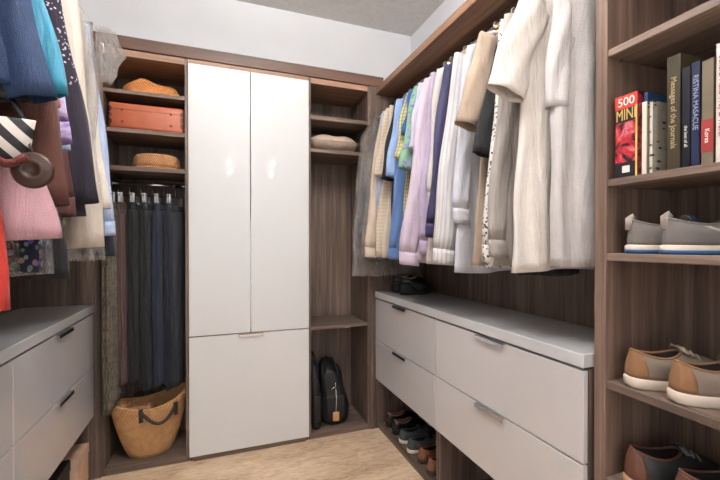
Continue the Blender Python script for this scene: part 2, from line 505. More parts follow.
F = fabric
M = dict(
 slate=F('slate_suiting', (104,108,122)), beige=F('beige_cotton', (206,188,170)), stripe_b=F('blue_stripe_cotton', (196,202,214), 'vstripe', (132,146,182), .011),
 knit=F('ribbed_oat_knit', (220,206,188), 'hstripe', (176,158,138), .009), oat=F('oat_linen', (206,192,174)),
 blk=F('black_cotton', (20,19,22)), denim=F('mid_blue_denim', (92,122,172)), plaid=F('yellow_plaid', (216,196,128), 'plaid', (120,132,112), .022),
 navyp=F('french_navy_pique', (44,84,140)), navy=F('navy_cotton', (38,50,92)), green=F('green_floral', (128,170,140), 'floral', (90,120,170), .02), lav=F('lavender_stripe', (190,184,206), 'vstripe', (210,206,220), .012),
 lilac=F('lilac_poplin', (200,184,200)), lilac2=F('lilac_linen', (178,162,188)), indigo=F('indigo_satin', (40,36,78), rough=.55), ivory=F('ivory_stripe', (212,203,192), 'vstripe', (196,190,190), .014),
 palestr=F('cream_pinstripe', (212,204,194), 'vstripe', (176,180,198), .018), palebl=F('pale_grey_cotton', (196,196,204)),
 linen=F('beige_linen', (168,148,130)), dots=F('dotted_blouse', (214,210,204), 'dots', (64,62,68), .014), grey=F('grey_linen', (158,150,144)),
 white=F('white_cotton', (222,214,206)), offw=F('pale_grey_jersey', (198,193,192)), tealp=F('teal_plaid', (110,150,160), 'plaid', (220,220,200), .018),
 brown=F('umber_cotton', (96,74,70)), sky=F('sky_blue_cotton', (146,172,214)), multi=F('pastel_print', (190,196,176), 'floral', (150,160,190), .016))

G_SH = None
R = [ # y, name, cat, mat, label, kwargs
 (2.50,'suit_jacket','jacket','slate','slate grey jacket, farthest garment on the right rail, inside the clear plastic bag',dict(hw=.29,sdx=.02,sw=(.07,.06),bottom=1.24,th=.026,rz=.12,sl=.72)),
 (2.43,'dress_shirt','shirt','beige','beige long-sleeved shirt next to the bagged slate jacket',dict(hw=.25,bottom=1.29,sl=.88,sdx=.01,rz=.06)),
 (2.37,'dress_shirt','shirt','stripe_b','pale blue striped shirt near the corner of the right rail',dict(hw=.23,bottom=1.25,sl=.6,sdx=.0)),
 (2.31,'polo_shirt','shirt','knit','oat polo shirt with fine brown cross stripes near the corner',dict(hw=.255,slv='short',bottom=1.27,sdx=.03,sl=.42)),
 (2.25,'casual_shirt','shirt','oat','plain oat linen shirt between the ribbed polo and the black tee',dict(hw=.235,slv='short',bottom=1.26,sdx=.02,sl=.44)),
 (2.195,'t_shirt','shirt','blk','black short-sleeved shirt with pale collar at the far end of the right rail',dict(slv='short',bottom=1.3,sdx=.055,sl=.46,buttons=False,colmat='white')),
 (2.14,'casual_shirt','shirt','sky','sky blue short-sleeved shirt beside the blue denim shirt',dict(slv='short',bottom=1.26,sdx=.05,sl=.45)),
 (2.08,'denim_shirt','shirt','denim','mid blue denim shirt left of the lilac shirt',dict(hw=.24,bottom=1.25,sl=.88,sdx=.0)),
 (2.03,'casual_shirt','shirt','plaid','yellow plaid short-sleeved shirt behind the denim blue one',dict(slv='short',bottom=1.26,sdx=.045,sl=.36)),
 (1.98,'polo_shirt','shirt','navyp','navy blue short-sleeved polo high on the rail, left of the lilac shirts',dict(slv='short',bottom=1.27,sdx=.035,sl=.24)),
 (1.93,'casual_shirt','shirt','green','green floral short-sleeved shirt just left of the lilac shirt',dict(slv='short',bottom=1.25,sdx=.06,sl=.44)),
 (1.88,'casual_shirt','shirt','lav','lavender striped shirt tucked behind the large lilac shirt',dict(hw=.22,slv='short',bottom=1.24,sdx=.03,sl=.34)),
 (1.82,'dress_shirt','shirt','lilac','large pale lilac shirt with its sleeve swinging to the left',dict(hw=.27,bottom=1.27,sl=.90,sdx=.015,sw=(.062,.06),sry=.028,rz=.05)),
 (1.755,'dress_shirt','shirt','lilac2','deeper lilac shirt immediately left of the ivory striped one',dict(hw=.235,bottom=1.25,sl=.84,sdx=.0)),
 (1.695,'dress_shirt','shirt','ivory','ivory striped shirt squeezed beside the indigo shirt',dict(hw=.22,bottom=1.24,sl=.6,sdx=.0)),
 (1.63,'satin_shirt','shirt','indigo','dark indigo long-sleeved shirt in the middle of the right rail',dict(hw=0.215,bottom=1.40,sl=.76,sdx=.01,sry=.024,amp=.005,sw=(.06,.06))),
 (1.535,'dress_shirt','shirt','palestr','cream pinstriped shirt with a broad cuff, right of the indigo shirt',dict(hw=0.25,bottom=1.26,sl=0.88,sdx=.01,sw=(.065,.065),sry=.032,th=.026)),
 (1.465,'dress_shirt','shirt','palebl','pale grey shirt showing its hem right of the pinstriped shirt',dict(hw=0.24,bottom=1.22,sl=.7,sdx=.0)),
 (1.35,'casual_shirt','shirt','linen','beige linen shirt with a wide short sleeve above the black sleeve',dict(hw=0.22,slv='short',bottom=1.25,sdx=0.07,sl=0.37,sw=(.065,.07),sry=0.034)),
 (1.29,'t_shirt','shirt','blk','black tee whose sleeve shows below the beige linen sleeve',dict(sh=0.1,hw=0.17,slv='short',bottom=1.3,sdx=0.075,sl=0.5,buttons=False,sw=(.05,.06),sry=.022)),
 (1.24,'blouse','shirt','dots','white blouse with black dots and long narrow sleeve',dict(hw=0.245,bottom=1.25,sl=0.86,sdx=.0,sw=(.05,.04),sry=.024)),
 (1.195,'dress_shirt','shirt','grey','grey linen shirt showing between the dotted blouse and white shirt',dict(hw=0.23,bottom=1.26,sl=.84,sdx=.0)),
 (1.155,'long_shirt','shirt','blk','black top whose hem shows under the white and pale grey shirts',dict(slv=None,bottom=1.225,buttons=False,hw=.165,sh=.13,hwr=.17,th=.018,amp=.004)),
 (1.09,'casual_shirt','shirt','white','white short-sleeved shirt with wide open sleeve near the shelf tower',dict(slv='short',bottom=1.25,sdx=0.09,sl=.33,sw=(.068,.074),sry=.031,hw=0.245,sh=0.17,th=.028,amp=.010)),
 (0.985,'jersey_shirt','shirt','offw','pale grey-white shirt nearest the shelf tower',dict(slv='short',bottom=1.275,sdx=-.01,sl=.40,hw=0.175,sh=.15,hwr=.20,sw=(.045,.05),th=.050,buttons=False,amp=.014,sry=.03)),
]
hk = ['white', 'wood', 'white', 'wire', 'wood', 'white']
for k, (y, nm, cat, mt, lab, kw) in enumerate(R):
    kw = dict(kw); rz = kw.pop('rz', rnd.uniform(-.05, .07)); dx = kw.pop('x', 0)
    if kw.get('colmat'): kw['colmat'] = M[kw['colmat']]
    kw.setdefault('amp', .0075); kw.setdefault('th', .021)
    x = RX
    put_hanger(hk[k % 6], x, y, rz, '%s hanger under the %s' % ({'white':'white','wood':'wooden','wire':'metal'}[hk[k % 6]], ' '.join(lab.split(',')[0].split()[:12])), 'hangers on the right rail')
    shirt(nm, cat, lab, x, y, M[mt], rz=rz, seed=k*11+3, group='shirts on the right rail', **kw)

# clear dry-cleaning bag round the far jacket
def film(label, x, y, rz, prof, L, seed, nf=9, amp=.012, ztop=ROD_Z):
    t = thing('garment_bag', label, 'garment bag', (x, y, ztop), rz)
    part('film', drape(prof, L, n=56, m=40, nf=nf, amp=amp, seed=seed, wob=.014), FILM, t)
    return t
film('clear plastic garment bag at the corner end of the right rail', RX, 2.50, .20,
     [(-.09, -.07, .06, .03), (-.15, -.22, .20, .04), (-.3, -.32, .21, .042), (-.9, -.36, .21, .045), (-1.22, -.40, .20, .045)], -1.22, 5)

# ---- left rail
ML = dict(
 blue=F('petrol_blue_wool', (3,40,80), rough=.7, sheen=0), teal=F('turquoise_lining', (20,128,158), rough=.4), rose=F('dusty_rose_silk', (206,140,144), rough=.55),
 mauve=F('tie_dye_lilac', (206,190,222), 'tiedye', (120,90,150)), suede=F('tan_brown_suede', (86,48,36)), maroon=F('maroon_brown_knit', (84,46,44)),
 seq=F('sequined_plum', (34,26,42), 'sequin', (190,180,190), .013), cream=F('cream_satin', (206,194,182), rough=.5), pink=F('blush_pink_wool', (182,140,148)),
 red=F('coral_red_knit', (190,52,42)), navyf=F('navy_print', (26,30,52), 'floral', (84,90,120), .022), pale=F('pale_blue_shirting', (176,192,224)), ink=F('ink_blue_satin', (20,24,44), rough=.4),
 ivoryl=F('ivory_linen', (222,214,204)), black=F('black_crepe', (18,17,20)), strp=F('black_white_stripe', (228,222,214), 'vstripe', (22,20,24), .075))
def skirt(name, cat, label, x, y, mat, prof, L, rz=0, nf=4, amp=.01, seed=0, hemmat=None, waist=None, ztop=ROD_Z):
    t = thing(name, label, cat, (x, y, ztop), rz, 'clothes on the left rail')
    part('body', drape(prof, L, seed=seed, nf=nf, amp=amp), mat, t, solid=.002, uvn=44)
    z1, a, b, c = prof[0]
    part('waistband', drape([(z1+.03, a, b, c*1.05), (z1-.002, a*1.02, b*1.02, c*1.15)], z1-.002, seed=seed, amp=0, wob=0, m=3), waist or mat, t, solid=.002, uvn=44)
    return t
def LH(y, kind, lab, rz=0):
    return put_hanger(kind, LX, y, rz, lab, 'hangers on the left rail', LROD)
GL = 'clothes on the left rail'
# near to far
def LS(name, cat, label, y, mat, hk='white', hlab='', x=LX, **k):
    LH(y, hk, '%s hanger holding the %s on the left' % ({'white':'white','wood':'wooden','wire':'metal'}[hk], hlab))
    return shirt(name, cat, label, x, y, ML[mat], group=GL, zr=LROD, room=1, **k)
nb = dict(collar=False, buttons=False)
jk = LS('wool_jacket', 'jacket', 'petrol blue flared jacket, nearest garment on the left rail', 1.2, 'blue', 'wood', 'petrol blue jacket', hw=0.375, bottom=1.73, th=.03, slv='long', sl=0.63, sdx=.0, sw=(.07,.05), sry=.028, seed=201, cuff=False, top=.03, sh=0.24, hwr=0.26, **nb)
part('lining_hem', drape([(-.745, -.235, .355, .026), (-.80, -.24, .362, .028)], -.80, m=4, seed=201, amp=.008, wob=.004), ML['black'], jk, solid=.002, uvn=44)
LS('satin_blouse', 'blouse', 'turquoise satin top peeking out behind the petrol blue jacket', 1.27, 'teal', 'white', 'turquoise top', hw=0.355, bottom=1.80, th=.018, slv='short', sl=0.6, sdx=.02, sw=(.06,.06), seed=202, top=.03, sh=0.25, hwr=0.24, **nb)
LH(1.25, 'wood', 'wooden hanger holding the blush pink dress on the left')
skirt('wool_dress', 'dress', 'blush pink flared dress whose skirt hangs low at the left edge', LX, 1.25, ML['pink'], [(-.10, -.05, .05, .02), (-.18, -.15, .15, .02), (-.87, -.16, .2, .03), (-.96, -.17, .36, .04), (-1.145, -.18, .405, .05)], -1.14, seed=203, nf=3, ztop=LROD)
LS('suede_coat', 'coat', 'tan brown suede coat hanging below the petrol blue jacket', 1.33, 'suede', 'wood', 'brown suede coat', hw=0.345, bottom=1.55, th=.024, sl=0.9, sdx=.01, sw=(.075,.07), sry=.026, seed=204, cuff=False, sh=0.22, hwr=0.24, **nb)
LS('silk_blouse', 'blouse', 'dusty rose silk blouse right of the turquoise top', 1.42, 'rose', 'white', 'rose blouse', hw=0.32, bottom=1.62, th=.022, sl=0.6, sdx=.02, sw=(.06,.06), seed=207, cuff=False, collar=True, buttons=False, sh=0.2, hwr=0.22)
LS('printed_dress', 'dress', 'navy floral dress in clear film low on the left, under the pink hem', 1.39, 'navyf', 'white', 'printed dress', hw=0.33, bottom=1.27, th=.03, slv=None, seed=205, sh=0.2, hwr=0.2, **nb)
LS('tie_dye_blouse', 'blouse', 'lilac and violet tie-dye blouse under the dusty rose one', 1.5, 'mauve', 'wire', 'tie-dye blouse', hw=0.31, bottom=1.62, th=.022, sl=0.62, sdx=.02, sw=(.055,.06), seed=208, collar=True, buttons=False, sh=0.2, hwr=0.2)
LS('long_dress', 'dress', 'long black dress whose hem shows lowest above the left worktop', 1.47, 'black', 'wire', 'long black dress', hw=0.36, bottom=1.235, th=.024, slv=None, seed=206, sh=0.18, hwr=0.2, **nb)
LS('dress_shirt', 'shirt', 'pale blue shirt on the left rail whose cuff pokes out beside the suede coat', 1.61, 'pale', 'white', 'pale blue shirt', hw=0.29, bottom=1.55, th=.02, sl=0.62, sdx=.03, sw=(.05,.05), seed=209, sh=0.18, hwr=0.2)
LS('knit_cardigan', 'cardigan', 'maroon brown cardigan hanging beside the sequined dress on the left', 1.67, 'maroon', 'wood', 'maroon cardigan', hw=0.29, bottom=1.34, th=.022, sl=0.84, sdx=.02, sw=(.055,.045), seed=210, collar=False, sh=0.18, hwr=0.2)
LS('sequined_dress', 'dress', 'dark plum dress with sequined shoulders on the left rail', 1.775, 'seq', 'white', 'sequined plum dress', hw=0.315, bottom=1.45, th=0.035, sl=0.85, sdx=.02, sw=(.06,.06), sry=.03, seed=211, cuff=False, sh=0.2, hwr=0.2, **nb)
LS('satin_dress', 'dress', 'cream satin dress inside clear plastic on the left rail', 1.9, 'cream', 'white', 'cream satin dress', hw=0.29, bottom=1.42, th=.045, sl=1.02, sdx=.01, sw=(.07,.07), sry=.045, seed=212, amp=.018, cuff=False, sh=0.22, hwr=0.2, **nb)
LS('linen_dress', 'dress', 'ivory linen dress right of the cream satin dress inside the plastic', 2.03, 'ivoryl', 'wood', 'ivory linen dress', hw=0.29, bottom=1.36, th=.045, sl=0.85, sdx=.01, sw=(.065,.07), sry=.04, seed=215, amp=.016, cuff=False, sh=0.22, hwr=0.2, **nb)
LS('dress_shirt', 'shirt', 'pale blue shirt behind the bagged dresses, nearest the trouser bay', 2.15, 'pale', 'wire', 'blue shirt by the corner', hw=0.3, bottom=1.42, th=.03, sl=0.9, sdx=.01, sw=(.055,.05), sry=.03, seed=213, sh=0.22, hwr=0.2)
LS('satin_gown', 'dress', 'ink blue satin gown whose hem shows right of the bagged cream dress', 2.235, 'ink', 'white', 'ink blue gown', hw=0.33, bottom=1.29, th=.035, slv=None, seed=214, sh=0.2, hwr=0.2, **nb)
film('clear film around the navy printed dress on the left', LX, 1.39, 0, [(-.09, -.07, .06, .03), (-.15, -.2, .22, .032), (-.8, -.21, .30, .034), (-1.24, -.21, .345, .036)], -1.24, 9, ztop=LROD)
big = film('crinkled clear plastic bag around the cream and ivory dresses', LX, 1.99, 0, [(-.02, -.07, .12, .05), (-.07, -.18, .22, .08), (-.2, -.2, .29, .12), (-.5, -.2, .315, .12), (-1.22, -.2, .325, .12)], -1.22, 14, nf=11, amp=.02, ztop=LROD)
o = part('film_corner', drape([(.10, -.05, .03, .02), (.03, -.05, .055, .03), (-.02, -.05, .085, .02), (-.10, -.05, .03, .03), (-.16, -.04, .02, .02)], -.16, n=44, m=16, amp=.012, nf=9, seed=4, wob=.008), FILM, big)
o.location = Vector((-.50, 2.22, 2.30))-Vector(big.location)
LH(1.165, 'white', 'white hanger holding the coral red knit at the left edge')
t = thing('sweater', 'coral red knit hanging at the left edge below the pink hem', 'sweater', (LX, 1.17, LROD), 0, GL)
part('body', drape([(-.09, -.05, .05, .02), (-.14, -.15, .15, .02), (-.3, -.16, .19, .022), (-1.23, -.18, .33, .022)], -1.31, seed=77), ML['red'], t, solid=.002)

# ---- black and white bag with a wooden disc, hung at the left edge
def chevron():
    k = NT('black_white_chevron'); k.b.inputs['Roughness'].default_value = .6
    v = k.mapping((1,1,1), (0, .75, 0)); x, y, z = k.sep(v)
    f = k.math('FRACT', k.math('DIVIDE', k.math('ADD', x, 1), .038))
    g = k.math('GREATER_THAN', f, .5)
    k.link(k.mix(g, lin((20,18,20)), lin((196,188,180))), k.b.inputs['Base Color']); return k.m
t = thing('shoulder_bag', 'black and white striped bag with red trim at the left edge above the pink hem', 'bag', (-.56, 1.17, 1.60))
rings = []
for k in range(17):
    q = k/16; z = .05-.10*q+.0*q
    h = .035*(math.sin(PI*min(1, .15+q*.8)))
    rings.append([(.145*math.cos(a)*(1-.1*q), .032*math.sin(a)*(.6+.6*math.sin(PI*q)), z+.012*math.cos(3*a)*q) for a in [2*PI*j/28 for j in range(28)]])
part('bag_body', grid(rings, True, True, True), chevron(), t)
part('trim', tube([(-.14+.28*i/20, -.034, -.055+.01*math.sin(i)) for i in range(21)], .010, 8), F('red_brown_trim', (96,36,28)), t)
st = part('strap', tube([(-.12, .02, .04), (-.09, .04, .12), (.0, .045, .15), (.08, .04, .11), (.12, .02, .04)], .007, 8, True, .003), BLACKL, t)
disc = [(0, .0), (.014, .0), (.016, -.008), (.024, -.009), (.028, -.002), (.038, -.004), (.044, .004), (.038, .012), (0, .014)]
t = thing('wooden_disc', 'round brown wooden disc pendant beside the striped bag', 'ornament', (-.415, 1.145, 1.525))
rings = [[(r_*math.cos(2*PI*j/32), yy, r_*math.sin(2*PI*j/32)) for j in range(32)] for r_, yy in disc[1:-1]]
part('disc_body', grid(rings, True, True, True), plain('turned_dark_wood', (62,40,30), .45), t)
part('cord', tube([(0, .004, .042), (-.02, .03, .08), (-.05, .05, .10)], .003, 6), BROWNL, t)

# ------------------------------------------------------------------ trousers in the left bay
def clip_hanger():
    t = thing('clip_hanger', 'chrome clip hanger', 'hanger', (0, 0, -6))
    hook = [(0, .016*math.cos(math.radians(d)), .016*math.sin(math.radians(d))) for d in range(200, -61, -20)]
    hook += [(0, .004, -.028), (0, 0, -.04), (0, 0, -.078)]
    part('hook', tube(hook, .002, 6), CHROME, t)
    part('bar', tube([(0, -.165, -.08), (0, .165, -.08)], .003, 8), CHROME, t)
    for s in (-1, 1):
        c = boxes('clip', [(-.009, -.003, s*.12-.013, s*.12+.013, -.125, -.068), (.003, .009, s*.12-.013, s*.12+.013, -.125, -.068), (-.004, .004, s*.12-.008, s*.12+.008, -.088, -.072)], PLAST, t)
    return t
CH = clip_hanger()
def trousers(k, x, label, mat, bottom, wmat=None, th=.044, w0=.15, w1=.14, waistz=-.13, y=RY, z=RZ, off=0, hang=True, rz=0):
    if hang:
        h = CH if k == 0 else copy_thing(CH)
        h.location = (x, y, z); h['label'] = 'chrome clip hanger gripping the '+label.split(' hanging')[0].split(' with')[0]; h['group'] = 'clip hangers in the trouser bay'; h.rotation_euler = (0,0,rz)
    t = thing('trousers', label, 'trousers', (x, y+off, z), PI/2+rz, 'trousers hanging in the left bay')
    L = bottom-z
    part('waistband', drape([(waistz, -w0, w0, .012), (waistz-.04, -w0, w0, .016)], waistz-.04, m=3, amp=0, wob=0), wmat or mat, t, solid=.002, uvn=44)
    for s in (-1, 1):
        o = part('trouser_leg', drape([(waistz-.038, -w0, w0, .010), (waistz-.2, -w0*1.02, w0*1.02, th*.5), (L, -w1, w1, th*.55)], L, nf=2, amp=.004, seed=k*7+s, wob=.008), mat, t, solid=.002, uvn=44)
        o.location = (0, s*.009, 0)
    loops = [(q*w0*.7-.004, q*w0*.7+.004, sy*.019-.002, sy*.019+.002, waistz-.042, waistz+.002) for q in (-1, 0, 1) for sy in (-1, 1)]
    boxes('belt_loops', loops, mat, t, 0)['kind'] = 'stuff'
    return t
trousers(0, -.515, 'brown velour trousers hanging leftmost on the clips', fabric('brown_velour', (92,70,64), 'vstripe', (60,44,40), .03, rough=.7), .50, rz=-.22)
trousers(1, -.452, 'black trousers hanging next to the brown velour pair', fabric('black_wool', (16,17,20)), .50, rz=-.22)
trousers(2, -.388, 'black trousers with faint crease hanging left of the jeans', fabric('soft_black_wool', (20,21,25)), .46, rz=-.22)
trousers(3, -.322, 'indigo jeans with stitched waistband hanging beside the black trousers', fabric('indigo_denim', (28,36,58), rough=.9), .47, rz=-.22)
trousers(4, -.252, 'dark navy jeans hanging rightmost by the white door', fabric('dark_navy_denim', (20,27,42), rough=.9), .44, w0=.16, rz=-.22)
# olive patterned trousers in front of the stile
camo = fabric('olive_camouflage', (104,92,72), 'camo', (64,56,44), .03)
trousers(5, -.578, 'olive camouflage trousers hanging in front of the left corner post', camo, .40, w0=.19, w1=.20, th=.03, waistz=-.13, off=-.115)
# ------------------------------------------------------------------ hats, case, pillow
def hat(name, label, loc, rx, ry, crown, hc, brimr, mat, band=None, dent=0, rz=0, tilt=0, flop=.0):
    t = thing(name, label, 'hat', loc, rz); t.rotation_euler = (tilt, 0, rz)
    N = 40; rings = []
    prof = [(brimr, .002), (brimr*.97, .006), (lerp(crown, brimr, .45), .007), (crown*1.04, .010), (crown, .02), (crown*.99, hc*.6), (crown*.93, hc*.9), (crown*.8, hc), (crown*.4, hc-dent*.5), (crown*.05, hc-dent)]
    for r_, z in prof:
        rings.append([(r_*rx*math.cos(a), r_*ry*math.sin(a), z+flop*(r_ > crown*1.02)*(.5+.5*math.sin(2*a+.7))*(r_-crown)+flop*.35*math.sin(a*3+1)*(r_ < crown*.9)) for a in [2*PI*j/N for j in range(N)]])
    part('crown_and_brim', grid(rings, True, False, True), mat, t, solid=.003, sub=1)
    if band:
        rb_ = [[(crown*1.02*rx*math.cos(a), crown*1.02*ry*math.sin(a), z) for a in [2*PI*j/N for j in range(N)]] for z in (.014, .042)]
        part('hat_band', grid(rb_), band, t, solid=.002)
    return t
hat('sun_hat', 'floppy orange straw sun hat on the top left shelf', (-.385, 2.775, 2.2475), 1.08, .85, .150, .085, .188, straw('orange_straw', (190,108,48), (226,156,92)), dent=.0, flop=.08)
hat('straw_hat', 'natural straw hat on the shelf below the orange case', (-.355, 2.76, 1.8015), 1.0, .85, .135, .10, .185, straw('natural_straw', (160,108,66), (206,158,110)), band=straw('tan_band', (150,98,58), (178,126,80)), dent=.006)
# terracotta case
tc = plain('terracotta_leather', (176,92,62), .42, bump=.15)
cx, cy, cz = -.392, 2.76, 2.0225
t = thing('vanity_case', 'terracotta leather case with studs and scrolled ends below the sun hat', 'case', (cx, cy, cz))
def rbox(hx, hy, hz, r, seg=5):
    rings = []
    for k in range(2*(seg+1)):
        half = k > seg; kk = k-(seg+1) if half else k
        a = (kk/seg)*PI/2 if not half else (kk/seg)*PI/2
        if not half: x = -hx+r-r*math.cos(a); e = r-r*math.sin(a)
        else: x = hx-r+r*math.sin(a); e = r-r*math.cos(a)
        ring = []
        for (sy, sz, a0) in ((1, 1, 0), (-1, 1, PI/2), (-1, -1, PI), (1, -1, 3*PI/2)):
            for q in range(seg+1):
                b = a0+q/seg*PI/2
                ring.append((x, sy*(hy-r)+(r-e)*math.cos(b), sz*(hz-r)+(r-e)*math.sin(b)))
        rings.append(ring)
    return grid(rings, True, True, True)
o = part('case_body', rbox(.205, .12, .080, .02), tc, t); o.location = (0, 0, .082)
o = part('lid_seam', tube([(-.19, -.1205, .12), (.19, -.1205, .12)], .0012, 6), BROWNL, t)
studs = []
for sx in (-.13, .13):
    for zz in (.045, .115):
        v, f = tube([(sx, -.126, zz), (sx, -.118, zz)], .006, 10)
        o = part('stud', (v, f), plain('brass', (200,160,90), .25, 1) if not studs else studs[0], t); studs.append(o.data.materials[0])
for sz in (.045, .082, .119):
    pts = [(.192+.010*math.cos(a)*(1-k_/18*.6), -.123, sz+.014*math.sin(a)*(1-k_/18*.6)) for k_, a in [(k_, k_*.5) for k_ in range(17)]]
    part('scroll', tube(pts, .0022, 6), BROWNL, t); 
    part('scroll', tube([(-x_, y_, z_) for x_, y_, z_ in pts], .0022, 6), BROWNL, t)
part('handle', tube([(-.06, 0, .162), (-.055, 0, .180), (0, 0, .186), (.055, 0, .180), (.06, 0, .162)], .006, 8), tc, t)

# pillow in the right bay
t = thing('pillow', 'beige bed pillow in thin plastic on the upper right shelf', 'pillow', (.80, 2.79, 2.0))
rings = []
for i in range(25):
    u = -1+2*i/24; w = (1-abs(u)**4)**.5
    rings.append([(.185*u, .15*math.cos(a)*(.25+.75*w)*(1 if 1 else 0), .072+.068*w*math.sin(a)*(1+.08*math.sin(7*u+2*a))) for a in [2*PI*j/28 for j in range(28)]])
part('cushion', grid(rings, True, True, True), fabric('beige_pillowcase', (190,168,150)), t)
part('piping', tube([(.186*math.copysign(abs(math.cos(a))**.3, math.cos(a)), .15*math.copysign(abs(math.sin(a))**.3, math.sin(a)), .072) for a in [2*PI*k/40 for k in range(41)]], .003, 6), fabric('pillow_piping', (170,148,130)), t)

# ------------------------------------------------------------------ basket
wk = straw('woven_palm', (176,126,80), (206,160,112), sz=110)
t = thing('woven_basket', 'woven palm shopping basket with dark leather handles under the trousers', 'basket', (-.392, 2.735, .041), math.radians(16))
N = 56; rings = []
def brim(a): return .30+.055*(abs(math.cos(a))**2)+.02*max(0, math.cos(a))
for i in range(15):
    q = i/14; ring = []
    for j in range(N):
        a = 2*PI*j/N
        s = .52+.48*q**.75+.02*math.sin(PI*q)
        rx, ry = .222*s, .118*(.72+.3*q)
        x = rx*math.cos(a)*(1 if math.cos(a) > 0 else 1); y = ry*math.sin(a)
        ring.append((x+.0*q, y, brim(a)*q+.004))
    rings.append(ring)
part('basket_body', grid(rings, True, True, False), wk, t, solid=.008)
rim = [(rings[-1][j][0], rings[-1][j][1], rings[-1][j][2]) for j in range(N)]+[rings[-1][0]]
part('rim', tube(rim, .008, 8), wk, t)
for s in (-1, 1):
    pts = []
    for k in range(17):
        q = k/16; x = -.07+.19*q
        if s < 0: pts.append((x, -.122-.035*math.sin(PI*q), .31-.085*math.sin(PI*q)**.8))
        else: pts.append((x, .10-.06*math.sin(PI*q), .33+.07*math.sin(PI*q)))
    h = part('handle', tube(pts, .0095, 8, True, .006), BROWNL, t)
    for p in (pts[0], pts[-1]):
        boxes('handle_tab', [(p[0]-.012, p[0]+.012, s*.121-.005, s*.121+.005, p[2]-.07, p[2]+.01)], BROWNL, h)
# straw clutch inside
t2 = thing('straw_pouch', 'small straw pouch inside the woven basket', 'pouch', (-.45, 2.73, .30)); 
o = part('pouch_body', rbox(.07, .05, .045, .03), straw('pouch_straw', (140,96,60), (190,140,96)), t2)

# ------------------------------------------------------------------ bags in the right bay
def soft_bag(label, loc, hx, hy, h, rz, tagged):
    t = thing('travel_bag', label, 'bag', loc, rz)
    rings = []
    for i in range(21):
        q = i/20
        s = (min(1, (q+.03)/.09)**.5)*((1-max(0, q-.3)/.7*.28))
        if q > .9: s *= .92-.5*(q-.9)/.1
        rings.append([(-hx*.35*q*q+hx*s*(abs(math.cos(a))**.55)*math.copysign(1, math.cos(a))*(1+.06*math.sin(9*q+a*3)), hy*(.92+.08*s)*(abs(math.sin(a))**.6)*math.copysign(1, math.sin(a))*(1-.22*max(0, q-.5)), .004+q*h+ (.02*math.sin(a) if q > .5 else 0)) for a in [2*PI*j/32 for j in range(32)]])
    b = part('bag_body', grid(rings, True, True, True), BLACKN, t)
    part('zip', tube([(0, -hy*.99*(1-.22*max(0, q-.5)) if q < .9 else -hy*.5, .02+q*h*.95) for q in [k/12 for k in range(10)]], .003, 6), CHROME if tagged else BLACKL, t)
    for s in (-1, 1):
        part('handle', tube([(s*hx*.5-hx*.3, -hy*.75, h*.7), (s*hx*.5-hx*.35, -hy*.7, h*.98), (s*hx*.3-hx*.4, 0, h*1.12), (s*hx*.5-hx*.35, hy*.5, h*.98), (s*hx*.5-hx*.3, hy*.6, h*.7)], .007, 8), BLACKL, t)
    pk = part('pocket', rbox(hx*.62, .012, h*.2, .01), BLACKN, t); pk.location = (0, -hy*.98, h*.32)
    if tagged:
        part('buckle', tube([(-hx*.35, -hy-.012, h*.66), (-hx*.1, -hy-.012, h*.70), (hx*.05, -hy-.012, h*.66)], .004, 6), CHROME, t)
        o = boxes('luggage_tag', [(-.022, .022, -hy-.022, -hy-.016, h*.10, h*.26)], plain('tan_leather', (196,140,92), .5), t)
        part('tag_strap', tube([(0, -hy-.018, h*.26), (.004, -hy-.016, h*.5), (0, -hy-.012, h*.66)], .002, 6), WHITEH, t)
    return t
soft_bag('slim black nylon bag wedged against the white cabinet', (.655, 2.765, .0415), .046, .135, .46, 0, False)
soft_bag('black travel bag with tan luggage tag on the floor of the right bay', (.815, 2.79, .0415), .11, .135, .40, math.radians(-8), True)

